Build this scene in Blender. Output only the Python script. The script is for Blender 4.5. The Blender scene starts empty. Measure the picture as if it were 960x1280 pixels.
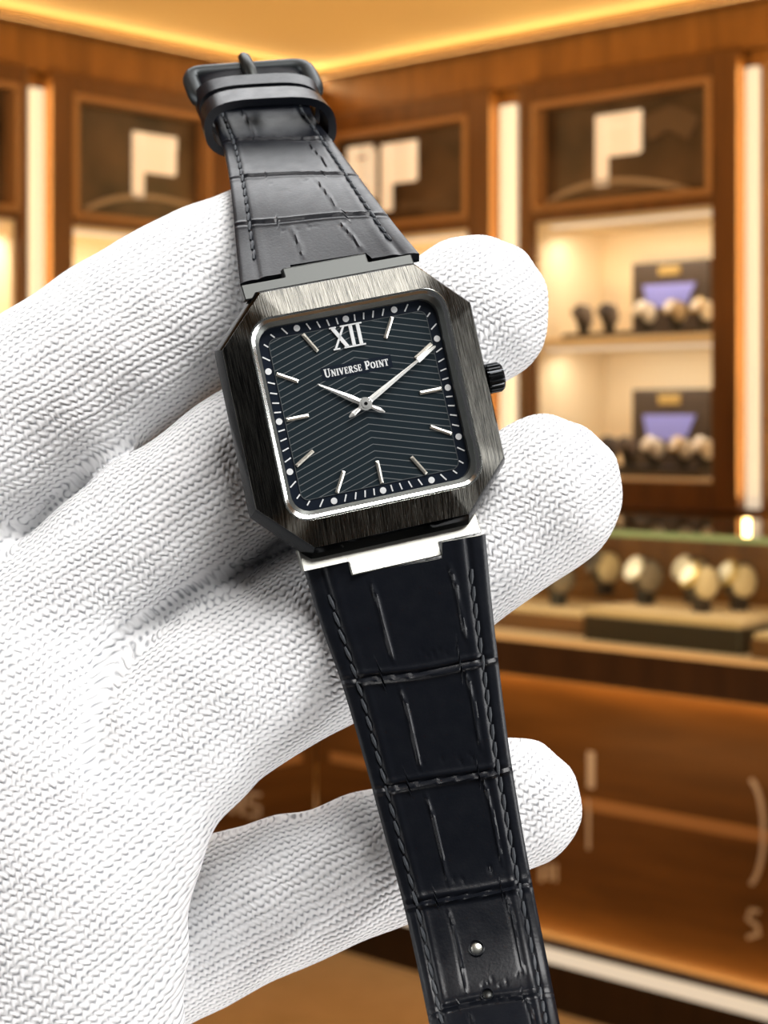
import bpy, bmesh, math, random
import numpy as np
from mathutils import Vector, Matrix
random.seed(7); np.random.seed(7)
SC = bpy.context.scene
COL = SC.collection
F = 2200.0; HOR = 525.0; CAMH = 1.35; D0 = 0.23
U = D0 / F                      # metres per pixel at the watch

# ------------------------------------------------------------------ camera
cd = bpy.data.cameras.new('camera'); cam = bpy.data.objects.new('camera', cd); COL.objects.link(cam)
cam.location = (0, 0, CAMH); cam.rotation_euler = (math.pi/2, 0, 0)
cd.sensor_fit = 'VERTICAL'; cd.sensor_height = 36.0; cd.sensor_width = 27.0
cd.lens = 36.0 * F / 1280.0
cd.shift_y = -(640 - HOR) / 1280.0
cd.clip_start = 0.01; cd.clip_end = 50
cd.dof.use_dof = True; cd.dof.focus_distance = 0.2285; cd.dof.aperture_fstop = 44.0; cd.dof.aperture_blades = 0
SC.camera = cam
# ------------------------------------------------------------------ world, exposure
w = bpy.data.worlds.new('world'); SC.world = w; w.use_nodes = True
bg = w.node_tree.nodes['Background']; bg.inputs[0].default_value = (0.95, 0.95, 1.0, 1); bg.inputs[1].default_value = 0.06
SC.view_settings.view_transform = 'Standard'; SC.view_settings.look = 'None'
SC.view_settings.gamma = 1.0; SC.view_settings.use_curve_mapping = False
SC.view_settings.exposure = 0.0
# ------------------------------------------------------------------ large lights
def area(name, loc, target, sx, sy, power, color=(1, 1, 1), spread=math.pi):
    l = bpy.data.lights.new(name, 'AREA'); l.shape = 'RECTANGLE'; l.size = sx; l.size_y = sy
    l.energy = power; l.color = color; l.spread = spread
    o = bpy.data.objects.new(name, l); COL.objects.link(o); o.location = loc
    d = Vector(target) - Vector(loc)
    o.rotation_euler = d.to_track_quat('-Z', 'Y').to_euler()
    return o
HC = (0.0, 0.235, 1.33)
area('hand_key', (0.16, 0.00, 1.82), HC, 0.40, 0.30, 5.6, (1, 0.985, 0.97))  # added unseen key light above the hand, well below the ceiling
area('rear_fill', (0.02, 0.50, 1.78), HC, 0.50, 0.25, 2.3, (0.97, 0.985, 1.0))  # added behind the hand to brighten glove rims and upper strap
area('left_fill', (-0.62, 0.10, 1.40), HC, 0.25, 0.5, 2.0, (0.97, 0.985, 1.0))  # added unseen side fill for the glove
area('right_fill', (0.62, 0.06, 1.28), HC, 0.25, 0.5, 3.4, (1, 1, 1))  # added unseen side fill for fingertips and right bezel
area('low_fill', (0.05, 0.14, 0.80), HC, 0.45, 0.2, 1.7, (1, 1, 1))  # added unseen fill from below the hand
# added unseen warm fill over the far corner
area('corner_fill', (0.2, 2.6, 2.45), (0.1, 5.0, 1.0), 0.8, 0.8, 15, (1, 0.68, 0.34))
area('ceiling_fill', (0.0, 1.5, 0.55), (0.0, 5.2, 2.7), 0.5, 0.5, 30, (1, 0.70, 0.36), math.radians(75))  # added out of view to lift the ceiling brightness

# ------------------------------------------------------------------ helpers
def P(px, py, d):
    return Vector(((px - 480) / F * d, d, CAMH + (HOR - py) / F * d))

def setp(o, label=None, cat=None, group=None, kind=None):
    if label: o['label'] = label
    if cat: o['category'] = cat
    if group: o['group'] = group
    if kind: o['kind'] = kind
    return o

def empty(name, mat=None, label=None, cat=None, group=None):
    o = bpy.data.objects.new(name, None); COL.objects.link(o); o.empty_display_size = 0.02
    if mat is not None: o.matrix_world = mat
    return setp(o, label, cat, group)

class MB:
    def __init__(s): s.v = []; s.f = []
    def add(s, vs, fs, M=None):
        b = len(s.v)
        s.v += [tuple((M @ Vector(q)) if M is not None else q) for q in vs]
        s.f += [tuple(i + b for i in f) for f in fs]
        return s
    def box(s, x0, x1, y0, y1, z0, z1, M=None):
        vs = [(x, y, z) for x in (x0, x1) for y in (y0, y1) for z in (z0, z1)]
        return s.add(vs, [(0, 1, 3, 2), (4, 6, 7, 5), (0, 4, 5, 1), (2, 3, 7, 6), (0, 2, 6, 4), (1, 5, 7, 3)], M)
    def prism(s, poly, z0, z1, M=None):
        n = len(poly)
        vs = [(x, y, z0) for x, y in poly] + [(x, y, z1) for x, y in poly]
        fs = [tuple(range(n))[::-1], tuple(range(n, 2*n))] + [(i, (i+1) % n, n + (i+1) % n, n + i) for i in range(n)]
        return s.add(vs, fs, M)
    def loft(s, rings, cap0=False, cap1=False, closed=True, M=None):
        n = len(rings[0]); vs = [p for r in rings for p in r]; fs = []
        for k in range(len(rings) - 1):
            for i in range(n if closed else n - 1):
                j = (i + 1) % n
                fs.append((k*n + i, k*n + j, (k+1)*n + j, (k+1)*n + i))
        if cap0: fs.append(tuple(range(n))[::-1])
        if cap1: fs.append(tuple((len(rings)-1)*n + i for i in range(n)))
        return s.add(vs, fs, M)
    def cyl(s, r, z0, z1, n=24, M=None, r2=None):
        r2 = r if r2 is None else r2
        c = [(math.cos(2*math.pi*i/n), math.sin(2*math.pi*i/n)) for i in range(n)]
        return s.loft([[(r*x, r*y, z0) for x, y in c], [(r2*x, r2*y, z1) for x, y in c]], True, True, M=M)
    def tube(s, pts, r, n=8, M=None):
        pts = [Vector(p) for p in pts]; rings = []
        for i, p in enumerate(pts):
            t = (pts[min(i+1, len(pts)-1)] - pts[max(i-1, 0)]).normalized()
            a = t.orthogonal().normalized() if i == 0 else (pa - t * pa.dot(t)).normalized()
            pa = a; b = t.cross(a)
            rr = r[i] if isinstance(r, (list, tuple)) else r
            rings.append([tuple(p + (a*math.cos(2*math.pi*k/n) + b*math.sin(2*math.pi*k/n))*rr) for k in range(n)])
        return s.loft(rings, True, True, M=M)
    def ribbon(s, pts, wd, z0, z1, M=None):
        """flat stroke along a 2-D polyline with width wd (scalar or list)"""
        n = len(pts); L = []; R = []
        for i in range(n):
            a = Vector(pts[max(i-1, 0)]); b = Vector(pts[min(i+1, n-1)]); t = (b - a).normalized()
            q = Vector((-t.y, t.x)); h = (wd[i] if isinstance(wd, (list, tuple)) else wd) / 2
            L.append(tuple(Vector(pts[i]) + q*h)); R.append(tuple(Vector(pts[i]) - q*h))
        for i in range(n - 1):
            s.prism([R[i], R[i+1], L[i+1], L[i]], z0, z1, M)
        return s
    def build(s, name, mat, parent=None, M=None, smooth=None, bevel=0, seg=2):
        me = bpy.data.meshes.new(name); me.from_pydata(s.v, [], s.f); me.update()
        bm = bmesh.new(); bm.from_mesh(me)
        bmesh.ops.recalc_face_normals(bm, faces=bm.faces)
        if smooth is not None:
            for f in bm.faces: f.smooth = True
            for e in bm.edges:
                if len(e.link_faces) == 2 and e.calc_face_angle(0) > math.radians(smooth): e.smooth = False
        bm.to_mesh(me); bm.free()
        o = bpy.data.objects.new(name, me); COL.objects.link(o)
        if mat is not None: me.materials.append(mat)
        if bevel:
            m = o.modifiers.new('bevel', 'BEVEL'); m.width = bevel; m.segments = seg; m.limit_method = 'ANGLE'; m.angle_limit = math.radians(35)
        if parent is not None: o.parent = parent
        elif M is not None: o.matrix_world = M
        return o

# ------------------------------------------------------------------ materials
def mat(name, base=(0.5, 0.5, 0.5), rough=0.5, metal=0.0, spec=0.5, emit=None, estr=0.0, coat=0.0):
    m = bpy.data.materials.new(name); m.use_nodes = True
    b = m.node_tree.nodes['Principled BSDF']
    b.inputs['Base Color'].default_value = (*base, 1); b.inputs['Roughness'].default_value = rough
    b.inputs['Metallic'].default_value = metal; b.inputs['Specular IOR Level'].default_value = spec
    b.inputs['Coat Weight'].default_value = coat
    if emit: b.inputs['Emission Color'].default_value = (*emit, 1); b.inputs['Emission Strength'].default_value = estr
    return m
def N(m, t, **kw):
    n = m.node_tree.nodes.new(t)
    for k, v in kw.items(): setattr(n, k, v)
    return n
def L(m, a, b): m.node_tree.links.new(a, b)
def BS(m): return m.node_tree.nodes['Principled BSDF']
def math_(m, op, a, b=None, c=None):
    n = N(m, 'ShaderNodeMath', operation=op)
    for i, x in enumerate((a, b, c)):
        if x is None: continue
        if isinstance(x, (int, float)): n.inputs[i].default_value = x
        else: L(m, x, n.inputs[i])
    return n.outputs[0]
def ramp(m, fac, stops):
    r = N(m, 'ShaderNodeValToRGB'); L(m, fac, r.inputs[0])
    el = r.color_ramp.elements
    while len(el) < len(stops): el.new(0.5)
    for e, (p, c) in zip(el, stops): e.position = p; e.color = (*c, 1)
    return r.outputs[0]
def noise(m, vec, scale, detail=3, rough=0.5):
    n = N(m, 'ShaderNodeTexNoise'); n.inputs['Scale'].default_value = scale; n.inputs['Detail'].default_value = detail
    n.inputs['Roughness'].default_value = rough; L(m, vec, n.inputs['Vector']); return n.outputs[0]
def objco(m, scale=(1, 1, 1)):
    t = N(m, 'ShaderNodeTexCoord'); mp = N(m, 'ShaderNodeMapping'); mp.inputs['Scale'].default_value = scale
    L(m, t.outputs['Object'], mp.inputs[0]); return mp.outputs[0]
def bump(m, h, dist, strength=1.0):
    b = N(m, 'ShaderNodeBump'); b.inputs['Distance'].default_value = dist; b.inputs['Strength'].default_value = strength
    L(m, h, b.inputs['Height']); L(m, b.outputs[0], BS(m).inputs['Normal']); return b

def wood(name, c0, c1, rough=0.35, scale=(9, 9, 1.0)):
    m = mat(name, c0, rough, spec=0.4)
    n = noise(m, objco(m, scale), 3.0, 5, 0.6)
    L(m, ramp(m, n, [(0.3, c0), (0.7, c1)]), BS(m).inputs['Base Color'])
    return m
M_wood = wood('walnut', (0.17, 0.070, 0.016), (0.28, 0.120, 0.028))
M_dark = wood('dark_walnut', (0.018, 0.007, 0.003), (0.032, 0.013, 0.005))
M_frame = wood('frame_walnut', (0.10, 0.040, 0.011), (0.16, 0.064, 0.018))
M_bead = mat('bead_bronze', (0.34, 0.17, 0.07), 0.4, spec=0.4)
M_counter = wood('counter_wood', (0.085, 0.036, 0.010), (0.14, 0.060, 0.016), 0.28, (1.0, 1.0, 9))
M_ceil = mat('ceiling_paint', (0.80, 0.56, 0.24), 0.8)
M_floor = wood('floor_carpet', (0.58, 0.40, 0.22), (0.68, 0.48, 0.28), 0.8, (3, 3, 3))
M_cream = mat('cream_lining', (0.80, 0.66, 0.46), 0.7)
M_led = mat('warm_led', (0.25, 0.22, 0.18), 0.5, emit=(1.0, 0.82, 0.60), estr=0.70)
M_ledb = mat('cove_led', (1, 0.8, 0.5), 0.5, emit=(1.0, 0.62, 0.22), estr=3.0)
M_panel = mat('sign_panel', (0.035, 0.020, 0.012), 0.32, spec=0.5)
n_ = noise(M_panel, objco(M_panel, (1, 1, 1)), 4.0, 2)
L(M_panel, ramp(M_panel, n_, [(0.35, (0.030, 0.016, 0.008)), (0.75, (0.13, 0.075, 0.04))]), BS(M_panel).inputs['Base Color'])
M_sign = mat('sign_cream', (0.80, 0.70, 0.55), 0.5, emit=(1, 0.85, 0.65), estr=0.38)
M_signdim = mat('sign_bronze', (0.36, 0.27, 0.20), 0.5)
M_smudge = mat('sign_patch', (0.11, 0.068, 0.042), 0.5)  # soft patch in the sign artwork
M_etch = mat('etched_lettering', (0.52, 0.44, 0.40), 0.4)
M_black = mat('black_satin', (0.018, 0.014, 0.012), 0.4)
M_box = mat('display_box_brown', (0.05, 0.032, 0.022), 0.45)
M_screen = mat('screen_violet', (0.2, 0.2, 0.5), 0.4, emit=(0.30, 0.29, 0.62), estr=0.26)
M_gold = mat('gold_plate', (0.55, 0.38, 0.14), 0.35, metal=0.6)
M_cush = mat('cushion_cream', (0.48, 0.36, 0.22), 0.8)
M_cushg = mat('cushion_grey', (0.15, 0.11, 0.08), 0.7)
M_silver = mat('silver_case', (0.75, 0.68, 0.58), 0.35, metal=0.5)
M_face = mat('watch_face_white', (0.75, 0.68, 0.58), 0.5)
M_facedk = mat('watch_face_dark', (0.06, 0.05, 0.05), 0.4)
M_tray = mat('tray_suede', (0.62, 0.44, 0.26), 0.85)
M_trayside = mat('tray_side_dark', (0.028, 0.020, 0.013), 0.5)
M_trayside2 = mat('tray_side_brown', (0.16, 0.07, 0.025), 0.5)

def glass_mat(name, tint, refl=1.0):
    m = bpy.data.materials.new(name); m.use_nodes = True; nt = m.node_tree; nt.nodes.clear()
    o = N(m, 'ShaderNodeOutputMaterial'); mx = N(m, 'ShaderNodeMixShader'); fr = N(m, 'ShaderNodeFresnel')
    fr.inputs['IOR'].default_value = 1.45
    t = N(m, 'ShaderNodeBsdfTransparent'); t.inputs[0].default_value = (*tint, 1)
    g = N(m, 'ShaderNodeBsdfGlossy'); g.inputs['Roughness'].default_value = 0.02
    L(m, math_(m, 'MULTIPLY', fr.outputs[0], refl), mx.inputs[0]); L(m, t.outputs[0], mx.inputs[1]); L(m, g.outputs[0], mx.inputs[2]); L(m, mx.outputs[0], o.inputs[0])
    return m
M_glass = glass_mat('showcase_glass', (0.93, 0.96, 0.93), 0.9)
M_crystal = glass_mat('watch_crystal', (0.98, 0.99, 0.99), 0.35)
M_gedge = mat('glass_edge_green', (0.20, 0.30, 0.19), 0.3)

# ------------------------------------------------------------------ room
DC = 7.2
CX, CY = (395 - 480) / F * DC, DC
dR = Vector((.733, -.680, 0)).normalized(); nR = Vector((-dR.y * -1, 0, 0))
nR = Vector((dR.y, -dR.x, 0))                 # into the room
dL = Vector((-.680, -.733, 0)).normalized(); nL = Vector((-dL.y, dL.x, 0))
def frame(d, n):
    m = Matrix.Identity(4); m.col[0][:3] = d; m.col[1][:3] = n; m.col[2][:3] = (0, 0, 1); m.col[3][:3] = (CX, CY, 0); return m
# wall frames: x runs along the wall away from the corner, y into the room, z up
FR = frame(dR, nR); FL = frame(dL, nL)
def uz(fr, px, py, n=0.0):
    """wall coordinates (u, z) of the point seen at a pixel on the plane n in front of the wall"""
    d = fr.col[0].to_3d(); nn = fr.col[1].to_3d(); c = fr.col[3].to_3d() + nn * n
    k = (px - 480) / F
    u = (k * c.y - c.x) / (d.x - k * d.y); y = c.y + u * d.y
    return u, CAMH + (HOR - py) / F * y
def uu(fr, px, n=0.0): return uz(fr, px, 0, n)[0]
def zz(fr, px, py, n=0.0): return uz(fr, px, py, n)[1]
HC_ = CAMH + (HOR - 90) / F * DC              # ceiling height
REC = -0.42; ZF = -0.06

MB().box(-4.6, 4.8, -1.5, 8.2, ZF - 0.05, ZF).build('floor', M_floor)['kind'] = 'structure'
MB().box(-4.6, 4.8, -1.5, 8.2, HC_, HC_ + 0.05).build('ceiling', M_ceil)['kind'] = 'structure'
MB().box(REC - 0.05, 5.0, REC - 0.05, REC, ZF, HC_).build('wall_right', M_wood, M=FR)['kind'] = 'structure'
MB().box(REC, 5.0, REC - 0.05, REC, ZF, HC_).build('wall_left', M_wood, M=FL)['kind'] = 'structure'

# frieze, pilasters, dado as trim
trim_i = [0]
def trim(fr, u0, u1, n0, n1, z0, z1, m=None):
    trim_i[0] += 1
    o = MB().box(u0, u1, n0, n1, z0, z1).build('trim_%d' % trim_i[0], m or M_wood, M=fr, bevel=0.006); o['kind'] = 'structure'; return o
zt = zz(FR, 780, 86)                # top of the cabinets
zb = zz(FR, 780, 634)
for fr, s in ((FR, 1), (FL, -1)):
    trim(fr, 0, 4.9, REC, -0.02, zt + 0.004, HC_)
    trim(fr, 0, 4.9, REC, -0.02, ZF, zb - 0.004)
    o = trim(fr, 0, 4.9, -0.019, 0.02, HC_ - 0.042, HC_ - 0.030, M_frame)       # cove ledge
    o = MB().box(0.02, 4.8, -0.010, 0.0, HC_ - 0.0295, HC_ - 0.024).build('cove_light', M_ledb, M=fr)
    setp(o, 'thin warm cove light under the ceiling of the %s wall' % ('right' if s > 0 else 'left'), 'light strip', 'cove lights')
    c = (fr @ Vector((1.2, 0.10, HC_ - 0.02)))
    l = area('cove_lamp', fr @ Vector((1.3, 0.03, HC_ - 0.06)), fr @ Vector((1.3, 0.30, HC_ + 0.10)), 3.2, 0.04, 3.4, (1, 0.72, 0.36))
    d = l.matrix_world

# ----- emblems on the sign panels: letter shapes in a unit box, built flat on the panel
def emblem(parent, parts, matl, u0, u1, z0, z1, n):
    """parts: strokes (polyline in unit coordinates, width) laid on plane n"""
    mb = MB(); W = u1 - u0; H = z1 - z0
    M = Matrix(((1, 0, 0, 0), (0, 0, -1, 0), (0, 1, 0, 0), (0, 0, 0, 1)))
    for pts, wd in parts:
        mb.ribbon([(u0 + p[0]*W, z0 + p[1]*H) for p in pts], wd * H, -n - 0.006, -n, M)
    return mb.build('sign_emblem', matl, parent)

P_strokes = [([(0.14, 0), (0.14, 1)], .22), ([(0.14, .90), (1.0, .90)], .2), ([(.90, 1), (.90, .42)], .15), ([(.2, .62), (.95, .62)], .44), ]

def cabinet(fr, pxs, ys, pref, emb, alc, label, flip=False, shelves=(), wall_lit=26):
    """pxs: outer left, inner left, inner right, outer right; z: heights of top, sign top, sign bottom, alcove top, alcove bottom, bottom"""
    root = empty('display_cabinet', fr.copy(), label, 'cabinet', 'display cabinets')
    u = sorted(uu(fr, p) for p in pxs)
    z = ys
    zt_, st, sb, at, ab, bt = z
    u0, i0, i1, u1 = u
    f = MB()
    f.box(u0, i0, REC, 0.03, bt, zt_); f.box(i1, u1, REC, 0.03, bt, zt_)
    f.box(i0, i1, REC, 0.03, st, zt_); f.box(i0, i1, REC, 0.03, at, sb); f.box(i0, i1, REC, 0.03, bt, ab)
    f.build('frame', M_frame, root, bevel=0.006)
    b = MB(); t = 0.022
    for (a0, a1, z0, z1) in ((i0, i1, st - t, st), (i0, i1, sb, sb + t), (i0, i0 + t, sb + t, st - t), (i1 - t, i1, sb + t, st - t)):
        b.box(a0, a1, -0.03, 0.036, z0, z1)
    b.build('sign_bead', M_bead, root, bevel=0.004)
    pn = MB().box(i0 + t, i1 - t, REC + .01, -0.03, sb + t, st - t).build('sign_panel', M_panel, root)
    for (strokes, matl, a0, a1, z0, z1) in emb:
        emblem(pn, strokes, matl, a0, a1, z0, z1, -0.03)
    lin = MB(); e = 0.012
    lin.box(i0, i1, REC, REC + e, ab, at); lin.box(i0, i0 + e, REC + e, 0.0, ab, at); lin.box(i1 - e, i1, REC + e, 0.0, ab, at)
    lin.box(i0 + e, i1 - e, REC + e, 0.0, at - e, at); lin.box(i0 + e, i1 - e, REC + e, 0.0, ab, ab + e)
    lin.build('lining', M_cream, root)
    for zs in shelves:
        MB().box(i0 + e, i1 - e, REC + e, -0.01, zs - 0.035, zs).build('shelf', M_cream, root, bevel=0.003)
        area('shelf_lamp', fr @ Vector(((i0 + i1)/2, -0.10, zs - 0.05)), fr @ Vector(((i0 + i1)/2, -0.22, zs - 0.6)), (i1 - i0)*.8, 0.05, 2.4*alc, (1, 0.89, 0.72))
        MB().box(i0 + 0.03, i1 - 0.03, -0.05, -0.015, zs - 0.045, zs - 0.036).build('lamp_bar', M_led, root)
    led = MB().box(i0 + 0.03, i1 - 0.03, -0.07, -0.04, at - e - 0.008, at - e).build('lamp_bar', M_led, root)
    area('alcove_lamp', fr @ Vector(((i0 + i1)/2, -0.10, at - 0.04)), fr @ Vector(((i0 + i1)/2, -0.22, at - 0.6)), (i1 - i0)*.8, 0.05, 2.9*alc, (1, 0.89, 0.72))
    return root, (i0, i1, ab + e, at)

def Pbox(fr, x0, x1, y0, y1):
    xm = (x0 + x1) / 2
    a, b = sorted((uu(fr, x0, -.03), uu(fr, x1, -.03)))
    return a, b, zz(fr, xm, y1, -.03), zz(fr, xm, y0, -.03)
def arc_strokes(fr, pts, wd=None):
    return [(uz(fr, x, y, -.03)) for x, y in pts]
def emb_arc(fr, pts):
    q = arc_strokes(fr, pts); us = [a for a, _ in q]; zs = [b for _, b in q]
    a0, a1, z0, z1 = min(us), max(us), min(zs), max(zs)
    st = [((a - a0)/(a1 - a0), (b - z0)/(z1 - z0)) for a, b in q]
    st.sort()
    return ([(st, .018/(z1 - z0))], M_signdim, a0, a1, z0, z1)
def arcpts(x0, y0, x1, y1, x2, y2, n=12):
    return [((1-t)**2*x0 + 2*t*(1-t)*x1 + t*t*x2, (1-t)**2*y0 + 2*t*(1-t)*y1 + t*t*y2) for t in [i/n for i in range(n+1)]]
Pm = [[(1 - x, y) for x, y in p] for p, _ in P_strokes]
P_L = [(p, wd) for p, (_, wd) in zip(Pm, P_strokes)]     # u runs leftward in the picture on the left wall

zsh = zz(FR, 790, 419)
YR = [zz(FR, 780, y) for y in (86, 114, 255, 268, 600, 634)]
YL = [YR[0]] + [zz(FL, 180, y) for y in (133, 282, 291)] + YR[4:]
er2 = [(P_strokes, M_sign, *Pbox(FR, 745, 803, 141, 230)), emb_arc(FR, arcpts(678, 258, 750, 205, 862, 238)),
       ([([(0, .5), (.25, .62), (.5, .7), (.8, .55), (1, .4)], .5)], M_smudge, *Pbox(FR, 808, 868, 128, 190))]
cab, R2 = cabinet(FR, (654, 671, 895, 928), YR, 'r', er2, 1.0, 'walnut display cabinet with two lit shelves and a dark sign panel, right of the glove', shelves=(zsh,))
N_strokes = [([(0.1, 0), (0.1, 1)], .24), ([(0.1, .9), (.8, .9)], .2), ([(.75, .9), (.75, 0)], .24), ([(.1, .5), (.8, .5)], .5)]
er1 = [(N_strokes, M_sign, *Pbox(FR, 437, 474, 182, 250)), (P_strokes, M_sign, *Pbox(FR, 478, 522, 178, 262)),
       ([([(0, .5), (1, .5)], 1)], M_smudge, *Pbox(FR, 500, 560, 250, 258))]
cabinet(FR, (400, 412, 590, 619), YR, 'r', er1, 1.0, 'walnut display cabinet with a dark sign panel behind the watch strap, by the room corner', shelves=(zsh,))
el1 = [(P_L, M_sign, *Pbox(FL, 164, 220, 168, 250)), emb_arc(FL, arcpts(106, 262, 160, 232, 240, 258))]
cabinet(FL, (58, 86, 258, 290), YL, 'l', el1, 1.0, 'walnut display cabinet with a dark sign panel above the gloved index finger', shelves=(zsh,))
cabinet(FL, (-190, -160, 18, 30), YL, 'l', [], 1.0, 'walnut display cabinet cut off by the left edge of the picture', shelves=(zsh,))
cabinet(FR, (966, 985, 1180, 1210), YR, 'r', [], 0.6, 'walnut display cabinet cut off by the right edge of the picture', shelves=(zsh,))

# pilasters between the cabinets with their upright light strips
def pilaster(fr, p0, p1, l0, l1, label):
    a, b = sorted((uu(fr, p0), uu(fr, p1)))
    trim(fr, a + .004, b - .004, REC, -0.035, zb, zt)
    a, b = sorted((uu(fr, l0), uu(fr, l1)))
    o = MB().box(a, b, -0.034, -0.008, zb + 0.01, zt - 0.06).build('light_strip', M_led, M=fr, bevel=0.003)
    setp(o, label, 'light strip', 'upright light strips')
    m = fr @ Vector(((a + b)/2, 0.02, (zb + zt)/2))
    d = fr.col[0].to_3d()
    for sg in (-1, 1):
        l = area('strip_lamp', m, m + fr.col[1].to_3d()*.25 + d*sg, 0.03, zt - zb - .1, 3.0, (1, 0.68, 0.24))
pilaster(FR, 619, 654, 623, 641, 'warm upright light strip between the two cabinets right of the watch')
pilaster(FR, 928, 966, 930, 945, 'warm upright light strip near the right edge of the picture')
pilaster(FL, 30, 58, 40, 57, 'warm upright light strip near the left edge of the picture')
a, b = 0.0, uu(FR, 400); trim(FR, 0.0, b - .003, REC, -0.035, zb, zt)
b = uu(FL, 290); trim(FL, 0.0, b - .003, REC, -0.035, zb, zt)

# ------------------------------------------------------------------ display watches
_wm = {}
def ring(r, n=28): return [(r*math.cos(2*math.pi*i/n), r*math.sin(2*math.pi*i/n)) for i in range(n)]
def display_watch(M, label, group, cush, case, face, s=1.0, straps=None):
    """watch closed round an oval cushion on a little block; local x right, y toward the viewer, z up"""
    root = empty('display_watch', M, label, 'watch', group)
    key = (cush.name, case.name, face.name, s)
    if key in _wm:
        for o in _wm[key]:
            c = o.copy(); COL.objects.link(c); c.parent = root
        return root
    parts = []
    b = MB(); b.box(-.014*s, .014*s, -.012*s, .016*s, 0, .034*s)
    parts.append(b.build('stand', M_black, root, bevel=.003*s))
    cz = .056*s
    R90 = Matrix.Translation((0, 0, cz)) @ Matrix.Rotation(math.pi/2, 4, 'Y')
    def ov(rx, rz, x): return [(math.cos(t)*rz, math.sin(t)*rx, x) for t in [2*math.pi*i/28 for i in range(28)]]
    c = MB(); hw = .021*s
    c.loft([ov(.020*s, .024*s, -hw), ov(.026*s, .030*s, -hw*.8), ov(.028*s, .032*s, 0), ov(.026*s, .030*s, hw*.8), ov(.020*s, .024*s, hw)], True, True, M=R90)
    parts.append(c.build('cushion', cush, root, smooth=50))
    st = MB(); sw = .0135*s
    st.loft([ov(.0285*s, .0325*s, -sw), ov(.031*s, .035*s, -sw), ov(.031*s, .035*s, sw), ov(.0285*s, .0325*s, sw), ov(.0285*s, .0325*s, -sw)], M=R90)
    parts.append(st.build('strap', straps or M_black, root, smooth=40))
    T = Matrix.Translation((0, 0, cz)) @ Matrix.Rotation(math.radians(-62), 4, 'X') @ Matrix.Translation((0, 0, .030*s))
    k = MB(); k.cyl(.026*s, 0, .006*s, 32, T); k.cyl(.026*s, .006*s, .009*s, 32, T, .021*s); k.cyl(.003*s, -.002*s, .002*s, 12, T @ Matrix.Translation((.0265*s, 0, .004*s)) @ Matrix.Rotation(math.pi/2, 4, 'Y'))
    parts.append(k.build('case', case, root, smooth=35))
    d = MB(); d.cyl(.0195*s, .0085*s, .0094*s, 28, T)
    parts.append(d.build('dial', face, root))
    _wm[key] = parts
    return root
# the wall frames have y into the room
def at(fr, px, py, n, yaw=0.0):
    u, z = uz(fr, px, py, n)
    return fr @ Matrix.Translation((u, n, z)) @ Matrix.Rotation(yaw, 4, 'Z')
def at_z(fr, px, n, z, yaw=0.0):
    u = uu(fr, px, n)
    return fr @ Matrix.Translation((u, n, z)) @ Matrix.Rotation(yaw, 4, 'Z')

i0, i1, zfl, ztop = R2
# dark trays on the shelves
def shelf_tray(fr, p0, p1, z, h, label):
    a, b = uu(fr, p0, -.10), uu(fr, p1, -.10)
    root = empty('shelf_tray', fr @ Matrix.Translation((a, 0, z)), label, 'tray', 'dark shelf trays')
    MB().box(0, b - a, -.19, -.03, 0, h*.7).build('tray_base', M_box, root, bevel=.002)
    MB().box(.006, b - a - .006, -.184, -.036, h*.7, h).build('tray_pad', M_black, root, bevel=.002)
shelf_tray(FR, 716, 886, zsh, 0.018, 'long dark tray on the upper shelf of the right cabinet')
shelf_tray(FR, 745, 886, zfl, 0.035, 'long dark tray on the lower shelf of the right cabinet')
def display_box(fr, p0, p1, z, ztop_, label):
    a, b = uu(fr, p0, -.25), uu(fr, p1, -.25); w_ = b - a; h = ztop_ - z
    root = empty('display_box', fr @ Matrix.Translation(((a + b)/2, -.25, z)), label, 'display box', 'boxes on the shelves')
    MB().box(-w_/2, w_/2, -.07, 0, 0, h).build('box_body', M_box, root, bevel=.004)
    MB().prism([(-w_*.28, h*.40), (w_*.20, h*.40), (w_*.34, h*.70), (-w_*.34, h*.70)], -.006, .0, Matrix(((1, 0, 0, 0), (0, 0, -1, 0), (0, 1, 0, 0), (0, 0, 0, 1)))).build('screen', M_screen, root)
    MB().box(-w_*.14, w_*.14, 0, .006, h*.82, h*.93).build('name_plate', M_gold, root, bevel=.001)
display_box(FR, 790, 886, zsh, zz(FR, 840, 326, -.25), 'dark display box with a violet screen on the upper shelf')
display_box(FR, 790, 886, zfl, zz(FR, 840, 486, -.25), 'dark display box with a blue screen on the lower shelf')
zs1 = zsh + .018; zs2 = zfl + .035
rows = [
 (730, zs1, 0, 'grey display watch at the left end of the upper shelf tray', M_cushg, M_cushg, M_facedk),
 (762, zs1, 0, 'dark display watch second from the left on the upper shelf tray', M_cushg, M_black, M_facedk),
 (808, zs1, .3, 'white display watch left of the violet screen on the upper shelf', M_face, M_silver, M_face),
 (846, zs1, .3, 'tan display watch in front of the violet screen on the upper shelf', M_cush, M_cush, M_face),
 (880, zs1, .3, 'cream display watch at the right end of the upper shelf', M_face, M_gold, M_face),
 (763, zs2, 0, 'dark display watch at the left end of the lower shelf beside the fingertip', M_cushg, M_black, M_facedk),
 (786, zs2, 0, 'grey display watch second from the left on the lower shelf', M_cushg, M_cushg, M_facedk),
 (818, zs2, .3, 'cream display watch below the left of the blue screen on the lower shelf', M_face, M_silver, M_face),
 (853, zs2, .3, 'pale display watch below the right of the blue screen on the lower shelf', M_face, M_gold, M_face),
 (881, zs2, .3, 'cream display watch at the right end of the lower shelf', M_face, M_silver, M_face)]
for px, z, yaw, lab, c, k, f in rows:
    display_watch(at_z(FR, px, -.10, z, yaw), lab, 'watches on the cabinet shelves', c, k, f, 1.12)

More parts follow.
